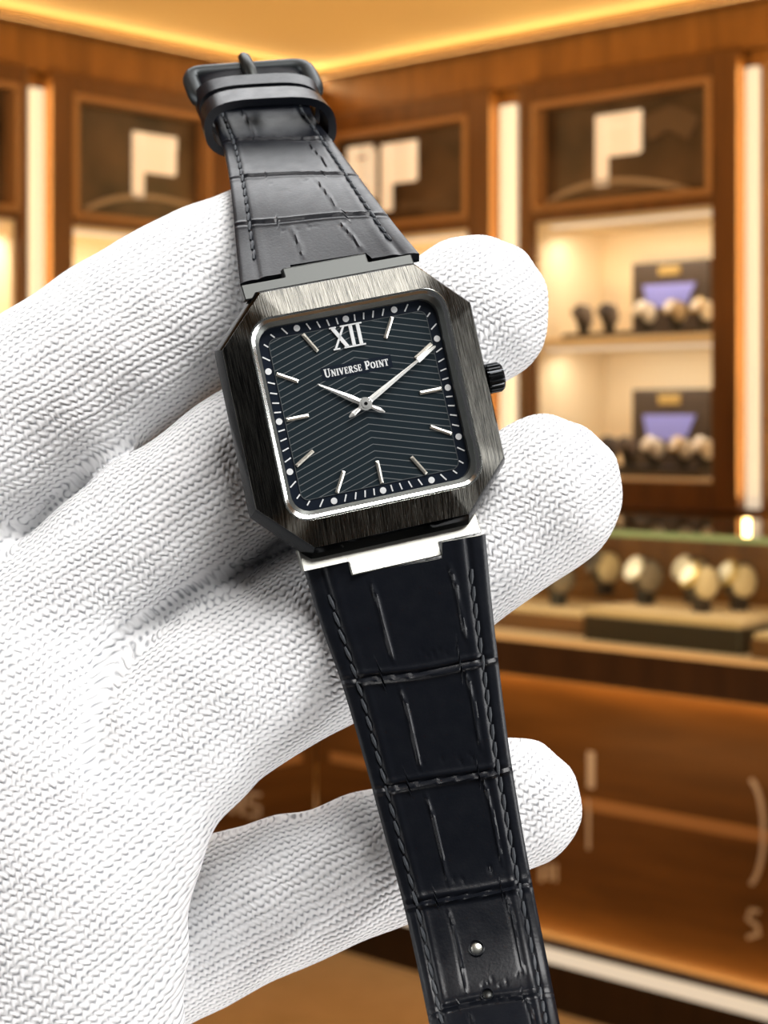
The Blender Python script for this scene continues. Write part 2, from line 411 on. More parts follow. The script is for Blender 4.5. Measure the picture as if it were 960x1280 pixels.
# ------------------------------------------------------------------ L-shaped showcase counter
PR = Vector(((868 - 480)/F*3.85, 3.85, 0)); PL = Vector(((350 - 480)/F*4.55, 4.55, 0))
nFR = (FR.inverted() @ PR).y; nFL = (FL.inverted() @ PL).y      # distance of the counter fronts from the corner walls
zg = CAMH - 0.25; zl = CAMH - (818 - HOR)/F*3.85; zfa = CAMH - (872 - HOR)/F*3.85
zled = CAMH - (1250 - HOR)/F*3.85
def counter(fr, n, un, label, lettering, ledlab):
    u0 = un; u1 = 4.6; nb = n - 0.62
    root = empty('showcase_counter', fr.copy(), label, 'counter', 'showcase counters')
    ext = .051
    MB().box(u0 - ext, u1, nb, n - .05, .12, zfa).build('front_panel', M_counter, root)
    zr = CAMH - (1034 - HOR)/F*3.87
    MB().box(u0, u1, n - .052, n - .046, zr - .014, zr + .014).build('glint_strip', M_bead, root, bevel=.003, seg=2)  # paler inlay standing in for a light streak reflected in the panel
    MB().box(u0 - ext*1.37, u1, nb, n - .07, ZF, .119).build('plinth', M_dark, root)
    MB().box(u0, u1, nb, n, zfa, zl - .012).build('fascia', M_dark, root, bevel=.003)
    MB().box(u0, u1, nb, n + .004, zl - .012, zl).build('display_deck', M_tray, root, bevel=.002)
    g = MB().box(u0, u1, nb, n, zg - .012, zg).build('glass_top', M_glass, root)
    MB().box(u0, u1, n, n + .003, zg - .0135, zg + .001).build('glass_edge', M_gedge, g)
    MB().box(u0, u1, n - .012, n - .004, zl, zg - .0125).build('front_glass', M_glass, root)
    MB().box(u0, u1, nb, nb + .012, zl, zg - .0125).build('back_board', M_wood, root)
    for pts, wd in lettering:
        q = MB(); M = Matrix(((1, 0, 0, 0), (0, 0, -1, 0), (0, 1, 0, 0), (0, 0, 0, 1)))
        pl = [uz(fr, x, y, n - .045) for x, y in pts]; q.ribbon(pl, wd, -(n - .045) - .001, -(n - .045) + .005, M); q.build('etched_mark', M_etch, root)
    o = MB().box(u0, u1, n - .062, n - .03, zled - .014, zled + .010).build('plinth_light', M_led, M=fr)
    setp(o, ledlab, 'light strip', 'plinth lights')
    a = fr @ Vector(((u0 + u1)/2 + .2, n - .020, zled + .03)); area('plinth_lamp', a, a + Vector((0, 0, .5)) - fr.col[1].to_3d()*.22, u1 - u0 - .4, .03, 2.4, (1, .58, .18))
    a = fr @ Vector(((u0 + u1)/2 + .2, n - .028, zfa - .01)); area('fascia_lamp', a, a - Vector((0, 0, .5)) - fr.col[1].to_3d()*.30, u1 - u0 - .4, .02, 1.2, (1, .56, .17))
    a = fr @ Vector(((u0 + u1)/2, n - .03, zg - .02)); area('case_lamp', a, a - Vector((0, 0, .5)) - fr.col[1].to_3d()*.35, u1 - u0, .02, 4.2, (1, .86, .66))
    return root
nb_ = nFL
arcR = [(932 + 22*math.cos(t), 1040 + 68*math.sin(t)) for t in [-1.3 + 2.6*i/12 for i in range(13)]]
S_ = [(948, 1140), (938, 1138), (934, 1148), (946, 1158), (948, 1168), (934, 1172)]
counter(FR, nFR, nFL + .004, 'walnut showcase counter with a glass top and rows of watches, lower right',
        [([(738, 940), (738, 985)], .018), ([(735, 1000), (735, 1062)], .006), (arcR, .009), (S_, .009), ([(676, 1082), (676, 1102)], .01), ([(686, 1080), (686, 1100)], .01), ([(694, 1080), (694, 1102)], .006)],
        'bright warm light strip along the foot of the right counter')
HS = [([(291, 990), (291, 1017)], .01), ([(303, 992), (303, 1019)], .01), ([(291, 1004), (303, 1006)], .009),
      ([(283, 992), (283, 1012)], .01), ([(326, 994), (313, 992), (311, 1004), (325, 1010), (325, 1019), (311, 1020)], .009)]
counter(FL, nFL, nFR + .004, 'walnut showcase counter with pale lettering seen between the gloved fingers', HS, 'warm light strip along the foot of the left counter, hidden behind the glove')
area('counter_glint', FR @ Vector((uu(FR, 840, nFR), nFR + .5, .5)), FR @ Vector((uu(FR, 840, nFR), nFR - .05, .5)), 1.2, .02, 0.6, (1, .5, .18))

# trays and watches inside the right counter
def tray(px0, px1, n0, n1, h, side, label):
    n = nFR
    a, b = uu(FR, px0, n - n0), uu(FR, px1, n - n0)
    root = empty('watch_tray', FR @ Matrix.Translation((a, n, zl)), label, 'tray', 'watch trays in the counter')
    MB().box(0, b - a, -n1, -n0, 0, h*.75).build('tray_body', side, root, bevel=.003)
    MB().box(.004, b - a - .004, -n1 + .004, -n0 - .004, h*.75, h).build('tray_top', M_tray, root, bevel=.003)
    return zl + h
zA = tray(560, 727, .10, .36, .055, M_trayside2, 'brown sided watch tray beside the ring fingertip in the counter')
zB = tray(730, 925, .05, .36, .075, M_trayside, 'large dark sided watch tray in the middle of the counter')
zC = tray(938, 1150, .03, .34, .055, M_trayside2, 'brown sided watch tray cut off by the right edge of the picture')
cw = [(699, .20, zA, .5, 'dark strapped display watch on the brown tray beside the fingertip', M_cushg, M_black, M_facedk),
      (757, .33, zB, .4, 'grey faced display watch on a tan cushion at the back left of the large tray', M_cush, M_cushg, M_facedk),
      (808, .20, zB, .4, 'silver faced display watch with black strap at the front left of the large tray', M_cushg, M_silver, M_face),
      (868, .30, zB, .4, 'white faced display watch at the back middle of the large tray', M_cush, M_silver, M_face),
      (878, .15, zB, .4, 'cream cushioned display watch at the front middle of the large tray', M_cush, M_gold, M_face),
      (925, .24, zB, .4, 'gold toned display watch at the right end of the large tray', M_cush, M_gold, M_face),
      (640, .22, zA, .4, 'grey display watch on the brown tray, half behind the glove', M_cushg, M_silver, M_face)]
for px, nn, z, yaw, lab, c, k, f in cw:
    display_watch(at_z(FR, px, nFR - nn, z, yaw), lab, 'watches in the counter', c, k, f, 1.22)

# ------------------------------------------------------------------ gloved hand (one continuous knitted surface)
def seg_sdf(X, Y, Z, a, b, ra, rb):
    ab = b - a; l2 = float(ab.dot(ab)) + 1e-12
    t = np.clip(((X - a.x)*ab.x + (Y - a.y)*ab.y + (Z - a.z)*ab.z) / l2, 0, 1)
    return np.sqrt((X - a.x - t*ab.x)**2 + (Y - a.y - t*ab.y)**2 + (Z - a.z - t*ab.z)**2) - (ra + (rb - ra)*t)
def smin(a, b, k):
    h = np.clip(0.5 + 0.5*(b - a)/k, 0, 1); return b + (a - b)*h - k*h*(1 - h)
def chain(pts, sub=3):
    q = [(P(x, y, d), r*d/F) for x, y, d, r in pts]; out = []
    n = len(q)
    for i in range(n - 1):
        p0, p1, p2, p3 = q[max(i-1, 0)], q[i], q[i+1], q[min(i+2, n-1)]
        for j in range(sub):
            t = j / sub
            f = lambda a, b, c, d: 0.5*((2*b) + (c - a)*t + (2*a - 5*b + 4*c - d)*t*t + (3*b - a - 3*c + d)*t**3)
            out.append((f(p0[0], p1[0], p2[0], p3[0]), f(p0[1], p1[1], p2[1], p3[1])))
    out.append(q[-1]); return out
FING = {
 'A': [(-170, 655, .247, 138), (66, 499, .2525, 123), (200, 404, .2580, 116), (330, 338, .2655, 109), (384, 324, .2700, 94)],
 'B': [(20, 800, .243, 112), (140, 712, .2435, 106), (252, 630, .2455, 104), (330, 574, .2480, 101), (420, 508, .2505, 96), (592, 390, .2535, 96)],
 'C': [(140, 985, .237, 128), (250, 878, .2405, 120), (380, 803, .2442, 117), (540, 712, .2462, 102), (680, 616, .2475, 97.5)],
 'D': [(120, 1215, .2545, 112), (240, 1160, .2560, 103), (315, 1130, .2525, 97), (420, 1093, .2470, 88), (540, 1050, .2435, 84), (645, 1003, .2445, 81)],
 'T': [(-230, 760, .262, 150), (-300, 500, .262, 130), (-330, 300, .258, 110), (-330, 190, .256, 96)]}
PALM = [[(40, 900, .240, 150), (50, 1010, .236, 160), (38, 1150, .232, 170), (30, 1320, .230, 172), (20, 1480, .234, 165)],
        [(-130, 800, .246, 160), (-130, 1000, .242, 180), (-140, 1200, .238, 180), (-150, 1480, .238, 170)], [(-110, 745, .251, 100), (-25, 700, .2560, 80)]]
GROOVE = [([(372, 674), (300, 715), (215, 765), (158, 795), (135, 835), (124, 890), (118, 950)], 0.0015, 0.0021),
          ([(-20, 700), (40, 675), (110, 640)], 0.0010, 0.0030)]
hmm = 0.00075
pts_all = [P(x, y, d) for c in list(FING.values()) + PALM for x, y, d, r in c]
x0, x1 = -0.098, 0.036; y0, y1 = .205, .282; z0, z1 = P(0, 1530, .24).z, P(0, 205, .255).z
gx = np.arange(x0, x1, hmm); gy = np.arange(y0, y1, hmm); gz = np.arange(z0, z1, hmm)
def glove_sdf(X, Y, Z):
    f = None
    for k, c in FING.items():
        q = chain(c, 2); d = None
        for (a, ra), (b, rb) in zip(q[:-1], q[1:]):
            e = seg_sdf(X, Y, Z, a, b, ra, rb); d = e if d is None else np.minimum(d, e)
        if k == 'D': little = d; continue
        f = d if f is None else smin(f, d, 0.0012 if k == 'B' else 0.0050)
    pl = None
    for c in PALM:
        q = chain(c, 1)
        for (a, ra), (b, rb) in zip(q[:-1], q[1:]):
            e = seg_sdf(X, Y, Z, a, b, ra, rb); pl = e if pl is None else smin(pl, e, 0.010)
    f = smin(smin(f, pl, 0.0055), little, 0.0016)
    for pts, dep, wd in GROOVE:
        g = None
        q = [P(x, y, .2335) for x, y in pts]
        for a, b in zip(q[:-1], q[1:]):
            a2 = a.copy(); b2 = b.copy()
            ab = Vector((b2.x - a2.x, 0, b2.z - a2.z)); l2 = ab.dot(ab)
            # ray distance: compare in the picture-plane direction scaled to the same depth
            sx = X / Y * .2335; sz = (Z - CAMH) / Y * .2335 + CAMH
            t = np.clip(((sx - a2.x)*ab.x + (sz - a2.z)*ab.z)/l2, 0, 1)
            e = (sx - a2.x - t*ab.x)**2 + (sz - a2.z - t*ab.z)**2
            g = e if g is None else np.minimum(g, e)
        f = f + dep*np.exp(-g/(wd*wd))*(Y < .247)
    f = f + 0.00022*np.sin(X*410 + Z*160)*np.sin(Z*330 - X*130 + Y*200) + 0.00016*np.sin(X*900 - Z*700)
    return f
def surface_nets(S, gx, gy, gz, h):
    neg = S < 0
    nx, ny, nz = S.shape
    cnt = np.zeros((nx-1, ny-1, nz-1), np.int32); acc = np.zeros((nx-1, ny-1, nz-1, 3))
    I, J, K = np.meshgrid(np.arange(nx-1), np.arange(ny-1), np.arange(nz-1), indexing='ij')
    sub = lambda a, b, c: (slice(a, nx-1+a), slice(b, ny-1+b), slice(c, nz-1+c))
    corners = [(a, b, c) for a in (0, 1) for b in (0, 1) for c in (0, 1)]
    for i, p in enumerate(corners):
        for q in corners[i+1:]:
            dlt = [q[k] - p[k] for k in range(3)]
            if sum(abs(x) for x in dlt) != 1: continue
            A = S[sub(*p)]; B = S[sub(*q)]; m = (A < 0) != (B < 0)
            t = A[m] / (A[m] - B[m])
            cnt[m] += 1
            for k in range(3): acc[..., k][m] += p[k] + t*dlt[k]
    act = cnt > 0; idx = -np.ones(cnt.shape, np.int64); idx[act] = np.arange(act.sum())
    V = acc[act] / cnt[act][:, None]
    V = V + np.stack([I[act], J[act], K[act]], 1)
    V = V*h + np.array([gx[0], gy[0], gz[0]])
    faces = []
    # x edges
    m = neg[:-1, 1:-1, 1:-1] != neg[1:, 1:-1, 1:-1]; i, j, k = np.nonzero(m); j += 1; k += 1
    q = np.stack([idx[i, j-1, k-1], idx[i, j, k-1], idx[i, j, k], idx[i, j-1, k]], 1); fl = neg[i, j, k]; q[~fl] = q[~fl][:, ::-1]; faces.append(q)
    m = neg[1:-1, :-1, 1:-1] != neg[1:-1, 1:, 1:-1]; i, j, k = np.nonzero(m); i += 1; k += 1
    q = np.stack([idx[i-1, j, k-1], idx[i-1, j, k], idx[i, j, k], idx[i, j, k-1]], 1); fl = neg[i, j, k]; q[~fl] = q[~fl][:, ::-1]; faces.append(q)
    m = neg[1:-1, 1:-1, :-1] != neg[1:-1, 1:-1, 1:]; i, j, k = np.nonzero(m); i += 1; j += 1
    q = np.stack([idx[i-1, j-1, k], idx[i, j-1, k], idx[i, j, k], idx[i-1, j, k]], 1); fl = neg[i, j, k]; q[~fl] = q[~fl][:, ::-1]; faces.append(q)
    return V, np.concatenate(faces)
X, Y, Z = np.meshgrid(gx, gy, gz, indexing='ij')
S = glove_sdf(X, Y, Z)
for ax in range(3):
    sl = [slice(None)]*3
    for e in (0, -1): sl[ax] = e; S[tuple(sl)] = hmm*.6
GV, GF = surface_nets(S, gx, gy, gz, hmm)
for it in range(3):           # relax
    acc = np.zeros_like(GV); c = np.zeros(len(GV))
    for a in range(4):
        for b in ((a+1) % 4, (a+3) % 4):
            np.add.at(acc, GF[:, a], GV[GF[:, b]]); np.add.at(c, GF[:, a], 1)
    GV = GV*.4 + acc/c[:, None]*.6
me = bpy.data.meshes.new('gloved_hand')
me.vertices.add(len(GV)); me.vertices.foreach_set('co', GV.ravel())
me.loops.add(GF.size); me.loops.foreach_set('vertex_index', GF.ravel().astype(np.int32))
me.polygons.add(len(GF)); me.polygons.foreach_set('loop_start', np.arange(0, GF.size, 4, dtype=np.int32))
me.polygons.foreach_set('use_smooth', np.ones(len(GF), bool))
me.update(calc_edges=True); me.validate()
# knit coordinates: u along the fingers, v across them (metres)
ang = math.radians(33)
du = (GV[:, 0]*math.cos(ang) + GV[:, 2]*math.sin(ang)); dv = (-GV[:, 0]*math.sin(ang) + GV[:, 2]*math.cos(ang))
vn = np.empty(len(me.vertices)*3, np.float32); me.vertices.foreach_get('normal', vn); vn = vn.reshape(-1, 3)
nu = np.clip(vn[:, 0]*math.cos(ang) + vn[:, 2]*math.sin(ang), -1, 1); nv = np.clip(-vn[:, 0]*math.sin(ang) + vn[:, 2]*math.cos(ang), -1, 1)
def relax(a, it=14):
    for _ in range(it):
        acc = np.zeros(len(a)); c = np.zeros(len(a))
        for i in range(4):
            for j in ((i + 1) % 4, (i + 3) % 4):
                acc += np.bincount(GF[:, i], a[GF[:, j]], len(a)); c += np.bincount(GF[:, i], minlength=len(a))
        a = .3*a + .7*acc/np.maximum(c, 1)
    return a
nu = relax(nu); nv = relax(nv)
du = du + .013*(np.arcsin(nu) - nu); dv = dv + .012*(np.arcsin(nv) - nv)
uvl = me.uv_layers.new(name='knit')
li = np.empty(len(me.loops), np.int32); me.loops.foreach_get('vertex_index', li)
uvl.data.foreach_set('uv', np.stack([du[li]*1000, dv[li]*1000], 1).ravel().astype(np.float32))
M_knit = mat('white_knit_cotton', (0.86, 0.86, 0.87), 0.9, spec=0.15)
m = M_knit
uvn = N(m, 'ShaderNodeUVMap', uv_map='knit'); sep = N(m, 'ShaderNodeSeparateXYZ')
wob = N(m, 'ShaderNodeTexNoise'); wob.inputs['Scale'].default_value = 0.22; wob.inputs['Detail'].default_value = 3; L(m, uvn.outputs[0], wob.inputs['Vector'])
vs = N(m, 'ShaderNodeVectorMath', operation='SCALE'); L(m, wob.outputs['Color'], vs.inputs[0]); vs.inputs[3].default_value = 1.7
va = N(m, 'ShaderNodeVectorMath', operation='ADD'); L(m, uvn.outputs[0], va.inputs[0]); L(m, vs.outputs[0], va.inputs[1])
L(m, va.outputs[0], sep.inputs[0])
u_ = sep.outputs[0]; v_ = sep.outputs[1]
PW, PC = 1.02, 1.0
uu_ = math_(m, 'MULTIPLY', u_, 2*math.pi/PC); vv_ = math_(m, 'MULTIPLY', v_, 2*math.pi/PW)
zig = math_(m, 'MULTIPLY', math_(m, 'SINE', uu_), 0.72)
ph = math_(m, 'ADD', vv_, zig)
line = math_(m, 'MULTIPLY_ADD', math_(m, 'COSINE', ph), 0.5, 0.5)
stag = math_(m, 'ADD', uu_, math_(m, 'MULTIPLY', vv_, 0.5))
dot = math_(m, 'MULTIPLY_ADD', math_(m, 'COSINE', stag), 0.5, 0.5)
pw = math_(m, 'POWER', line, 0.55)
fine = noise(m, uvn.outputs[0], 9.0, 2)
big = noise(m, uvn.outputs[0], 0.35, 2)
hgt = math_(m, 'ADD', math_(m, 'MULTIPLY', pw, math_(m, 'MULTIPLY_ADD', dot, 0.25, 0.75)), math_(m, 'MULTIPLY', fine, 0.16))
bump(m, hgt, 0.00030, 0.75)
gap = math_(m, 'MULTIPLY', math_(m, 'POWER', math_(m, 'SUBTRACT', 1.0, line), 3.0), math_(m, 'MULTIPLY_ADD', dot, 0.75, 0.25))
gap = math_(m, 'MULTIPLY', gap, math_(m, 'MULTIPLY_ADD', big, 1.7, 0.1))
mx = N(m, 'ShaderNodeMixRGB'); L(m, gap, mx.inputs[0]); mx.inputs[1].default_value = (0.88, 0.88, 0.885, 1); mx.inputs[2].default_value = (0.33, 0.34, 0.36, 1)
L(m, mx.outputs[0], BS(m).inputs['Base Color'])
me.materials.append(M_knit)
glove = bpy.data.objects.new('gloved_hand', me); COL.objects.link(glove)
setp(glove, 'hand in a white knitted cotton glove holding the black wristwatch', 'hand')

# ------------------------------------------------------------------ wristwatch
TX, TY, RZ = math.radians(12), math.radians(6), math.radians(12.3)
nrm = Vector((math.sin(TX), -1, math.sin(TY))).normalized()
ex = Vector((math.cos(RZ), 0, math.sin(RZ))); ex = (ex - nrm*ex.dot(nrm)).normalized(); ey = nrm.cross(ex)
WM = Matrix.Identity(4)
WM.col[0][:3] = ex; WM.col[1][:3] = ey; WM.col[2][:3] = nrm; WM.col[3][:3] = P(455.5, 505.5, D0)
watch = empty('wristwatch', WM, 'black octagonal cased wristwatch on a croc embossed leather strap, held by the white glove', 'wristwatch')
mm = 0.001
M_brush = mat('brushed_gunmetal', (0.16, 0.16, 0.145), 0.32, metal=1.0)
m = M_brush; bn = noise(m, objco(m, (9000, 260, 260)), 1.0, 3, 0.6)
L(m, math_(m, 'MULTIPLY_ADD', bn, 0.26, 0.14), BS(m).inputs['Roughness'])
L(m, ramp(m, bn, [(0.3, (0.014, 0.015, 0.015)), (0.72, (0.125, 0.12, 0.105))]), BS(m).inputs['Base Color']); bump(m, bn, 0.00006, 0.5)
M_pol = mat('polished_black_steel', (0.014, 0.015, 0.016), 0.16, metal=1.0)
M_rim = mat('polished_steel_rim', (0.85, 0.86, 0.84), 0.15, metal=1.0)
M_steel = mat('satin_steel', (0.52, 0.52, 0.47), 0.36, metal=1.0)
M_lugd = mat('gunmetal_satin', (0.045, 0.047, 0.045), 0.4, metal=0.9)
M_dial = mat('dial_black', (0.008, 0.013, 0.024), 0.32, spec=0.4)
M_chev = mat('dial_chevron', (0.012, 0.018, 0.024), 0.34, metal=0.0, spec=0.5)
m = M_chev; tc = N(m, 'ShaderNodeTexCoord'); sp = N(m, 'ShaderNodeSeparateXYZ'); L(m, tc.outputs['Object'], sp.inputs[0])
yy = math_(m, 'ADD', sp.outputs[1], math_(m, 'MULTIPLY', math_(m, 'ABSOLUTE', sp.outputs[0]), math.tan(math.radians(17.5))))
fr_ = math_(m, 'FRACT', math_(m, 'ADD', math_(m, 'DIVIDE', yy, 8.55*U), 50.0))
ln = math_(m, 'LESS_THAN', fr_, 0.13)
L(m, ramp(m, ln, [(0.0, (0.014, 0.024, 0.031)), (1.0, (0.17, 0.18, 0.185))]), BS(m).inputs['Base Color'])
bump(m, fr_, 0.00010, 0.7)
M_white = mat('white_print', (0.95, 0.95, 0.95), 0.5)
M_baton = mat('applied_marker_metal', (0.82, 0.77, 0.68), 0.28, metal=.7)
M_silverp = mat('hand_metal', (0.85, 0.84, 0.81), 0.28, metal=.6)
M_hubdk = mat('hub_dark', (0.05, 0.05, 0.05), 0.3, metal=1.0)

angs = sorted(set([round(i*2.5, 3) for i in range(144)] + [round(s*a + q*90, 3) % 360 for q in range(4) for a in (31.8,) for s in (1, -1)]))
def r_oct(th, h, st):
    c, s_ = abs(math.cos(th)), abs(math.sin(th))
    r = min(h/c if c > 1e-9 else 1e9, h/s_ if s_ > 1e-9 else 1e9)
    return min(r, (h + st)/(c + s_))
def r_rr(th, h, cr):
    c, s_ = abs(math.cos(th)), abs(math.sin(th))
    r = min(h/c if c > 1e-9 else 1e9, h/s_ if s_ > 1e-9 else 1e9)
    x, y = r*c, r*s_; k = h - cr
    if x > k and y > k:
        b = k*(c + s_); cc = 2*k*k - cr*cr; r = b + math.sqrt(max(b*b - cc, 0))
    return r
def rg(fn, z, *a, yb=1.0):
    out = []
    for t in angs:
        th = math.radians(t); r = fn(th, *a)*U; y_ = r*math.sin(th); out.append((r*math.cos(th), y_*(yb if y_ < 0 else 1), z*mm))
    return out
ST = 100.0
# case body, bezel, inner rim
MB().loft([rg(r_oct, .35, 161, ST), rg(r_oct, -.10, 163.5, ST+1, yb=1.01), rg(r_oct, -2.3, 168, ST+3, yb=1.045), rg(r_oct, -4.3, 160, ST+2, yb=1.04), rg(r_oct, -5.2, 146, ST-6)], False, True).build('case', M_pol, watch, smooth=22)
MB().loft([rg(r_rr, 1.9, 128, 30), rg(r_oct, .45, 161, ST), rg(r_oct, .34, 161.4, ST)]).build('bezel', M_brush, watch, smooth=22)
rim = MB().loft([rg(r_rr, 1.88, 128, 30), rg(r_rr, 1.60, 127, 29.5), rg(r_rr, 1.88, 125.2, 28), rg(r_rr, 1.68, 121.9, 26), rg(r_rr, 1.30, 121.4, 26)])
rim.build('bezel_rim', M_rim, watch, smooth=30)
MB().loft([rg(r_rr, 1.32, 121.4, 26), rg(r_rr, .9, 116.5, 23), rg(r_rr, -.12, 116.2, 23)]).build('dial_ring', mat('dial_ring_satin', (0.17, 0.175, 0.165), 0.35, metal=.8), watch, smooth=30)
cr = MB().loft([rg(r_rr, 1.42, 121.3, 26), rg(r_rr, 1.46, 119.5, 25)], False, True)
cr.build('crystal', M_crystal, watch)
dial = MB().loft([rg(r_rr, -.3, 117, 23), rg(r_rr, -.05, 117, 23)], True, True).build('dial', M_dial, watch)
def rr_poly(hx, hy, cr, n=8):
    out = []
    for (sx, sy, a0) in ((1, 1, 0), (-1, 1, 90), (-1, -1, 180), (1, -1, 270)):
        for i in range(n + 1):
            t = math.radians(a0 + 90*i/n); out.append(((sx*(hx - cr) + cr*math.cos(t))*U, (sy*(hy - cr) + cr*math.sin(t))*U))
    return out
pan = MB().prism(rr_poly(102.5, 102, 9), -.05*mm, .05*mm).build('centre_panel', M_chev, dial)
pr = rr_poly(103, 102.5, 9.5); pi_ = rr_poly(102.2, 101.7, 9)
e = MB(); e.loft([[(x, y, -.02*mm) for x, y in pr], [(x, y, .075*mm) for x, y in pr], [(x, y, .075*mm) for x, y in pi_], [(x, y, .04*mm) for x, y in pi_]]); e.build('panel_edge', mat('panel_edge_grey', (.10, .11, .115), .35), dial)
def sq(th): return 1/max(abs(math.cos(th)), abs(math.sin(th)))
tk = MB()
for k in range(60):
    th = math.pi/2 - k*math.pi/30
    if k % 5 == 0: continue
    r0, r1 = 105.2*sq(th), 113.6*sq(th)
    if sq(th) > 1.25: r0, r1 = r0*.985, r1*.955
    c, s_ = math.cos(th)*U, math.sin(th)*U
    tk.ribbon([(r0*c, r0*s_), (r1*c, r1*s_)], 1.7*U, -.05*mm, .02*mm)
tk.build('minute_track', M_white, dial)
for k in range(12):
    th = math.pi/2 - k*math.pi/6; r = 110*sq(th)*U
    MB().cyl(4.1*U, -.06*mm, .03*mm, 20, Matrix.Translation((r*math.cos(th), r*math.sin(th), 0))).build('hour_dot', M_white, dial)
for k in range(1, 12):
    th = math.pi/2 - k*math.pi/6
    T = Matrix.Rotation(th, 4, 'Z'); r1 = 101*sq(th)*U; r0 = r1 - 28.5*U; hw = 2.4*U
    b = MB(); b.add([(r0, -hw, .05*mm), (r1, -hw, .05*mm), (r1, hw, .05*mm), (r0, hw, .05*mm), (r0, -hw*.9, .30*mm), (r1, -hw*.9, .30*mm), (r1, hw*.9, .30*mm), (r0, hw*.9, .30*mm), (r0 + hw, 0, .42*mm), (r1 - hw, 0, .42*mm)],
          [(3, 2, 1, 0), (0, 1, 5, 4), (1, 2, 6, 5), (2, 3, 7, 6), (3, 0, 4, 7), (4, 5, 9, 8), (5, 6, 9), (6, 7, 8, 9), (7, 4, 8)], T)
    b.build('hour_marker', M_baton, dial)
# twelve o'clock numeral XII
x = MB(); A0, A1 = .05*mm, .32*mm; T = Matrix.Translation((-1.0*U, 88*U, 0))
def st(a, b, wd): x.ribbon([(a[0]*U, a[1]*U), (b[0]*U, b[1]*U)], wd*U, A0, A1, T)
st((-19, 13), (-4.5, -13), 4.6); st((-5, 13), (-20, -13), 2.6)
for xi in (4, 13.5): st((xi, 13.5), (xi, -13.5), 4.4)
for yb in (13.6, -13.6):
    st((-23, yb), (-14.5, yb), 1.8); st((-9, yb), (19, yb), 1.8)
x.build('numeral_twelve', M_white, dial)
# lettering under the numeral, small serif capitals
def letter(ch):
    t, h = .26, .10
    arc = lambda cx, cy, rx, ry, a0, a1, n=10: [(cx + rx*math.cos(math.radians(a0 + (a1 - a0)*i/n)), cy + ry*math.sin(math.radians(a0 + (a1 - a0)*i/n))) for i in range(n + 1)]
    sf = lambda cx, y, w=.34: ([(cx - w/2, y), (cx + w/2, y)], h)
    if ch == 'I': return .42, [([(.2, 0), (.2, 1)], t), sf(.2, .05, .42), sf(.2, .95, .42)]
    if ch == 'U': return .92, [([(.2, 1), (.2, .35)] + arc(.47, .32, .27, .28, 180, 360, 8) + [(.74, 1)], [t, t] + [t*.9]*3 + [.16]*6 + [.13]), sf(.2, .95, .42), sf(.74, .95, .34)]
    if ch == 'N': return .98, [([(.2, 0), (.2, 1)], .14), ([(.16, 1), (.8, 0)], t), ([(.8, 0), (.8, 1)], .14), sf(.2, .05), sf(.12, .95, .3), sf(.8, .95)]
    if ch == 'V': return .90, [([(.15, 1), (.46, 0)], t), ([(.46, .02), (.76, 1)], .14), sf(.15, .95, .4), sf(.76, .95, .3)]
    if ch == 'E': return .74, [([(.2, 0), (.2, 1)], t), ([(.05, .05), (.66, .05)], .12), ([(.05, .95), (.64, .95)], .12), ([(.2, .52), (.52, .52)], .12), ([(.62, .0), (.66, .3)], .1), ([(.6, 1), (.64, .72)], .1), ([(.52, .4), (.52, .64)], .08)]
    if ch == 'R': return .88, [([(.2, 0), (.2, 1)], t), ([(.2, .95), (.42, .95)] + arc(.42, .73, .22, .22, 90, -90, 8) + [(.2, .51)], [.12, .12] + [.2]*9 + [.12]), ([(.38, .5), (.78, 0)], t*.9), sf(.2, .05, .42), sf(.1, .95, .2), sf(.8, .05, .2)]
    if ch == 'P': return .76, [([(.2, 0), (.2, 1)], t), ([(.2, .95), (.42, .95)] + arc(.42, .70, .24, .25, 90, -90, 8) + [(.2, .45)], [.12, .12] + [.22]*9 + [.12]), sf(.2, .05, .44), sf(.1, .95, .2)]
    if ch == 'S': return .68, [(arc(.34, .73, .22, .22, 20, 250, 10) + arc(.34, .27, .24, .23, 70, -170, 10), [.14]*6 + [.22]*10 + [.14]*6), ([(.56, .72), (.56, .98)], .08), ([(.1, .02), (.1, .3)], .08)]
    if ch == 'O': return .96, [(arc(.46, .5, .34, .43, 0, 360, 22), [.26 if (i < 4 or i > 18 or 7 < i < 15) else .14 for i in range(23)])]
    if ch == 'T': return .82, [([(.4, 0), (.4, 1)], t), ([(.04, .95), (.76, .95)], .12), ([(.05, .72), (.05, 1)], .1), ([(.75, .72), (.75, 1)], .1), sf(.4, .05, .44)]
    return .5, []
tx = MB(); pos = 0; items = []
for i, ch in enumerate('UNIVERSE POINT'):
    s_ = 1.0 if i in (0, 9) else .80
    if ch == ' ': pos += .45; continue
    wd, sts = letter(ch); items.append((pos, s_, sts)); pos += wd*s_ + .06
sc_ = 84.0/pos
for p0, s_, sts in items:
    for pts, wd in sts:
        tx.ribbon([((-42 + (p0 + q[0]*s_)*sc_)*U, (42.0 + q[1]*s_*sc_*1.25)*U) for q in pts], [w_*s_*sc_*U for w_ in wd] if isinstance(wd, list) else wd*s_*sc_*U, .08*mm, .13*mm)
plate = MB().box(-45*U, 46*U, 38.5*U, 55*U, .04*mm, .085*mm).build('name_plate', M_dial, dial)
tx.build('dial_lettering', M_white, dial)
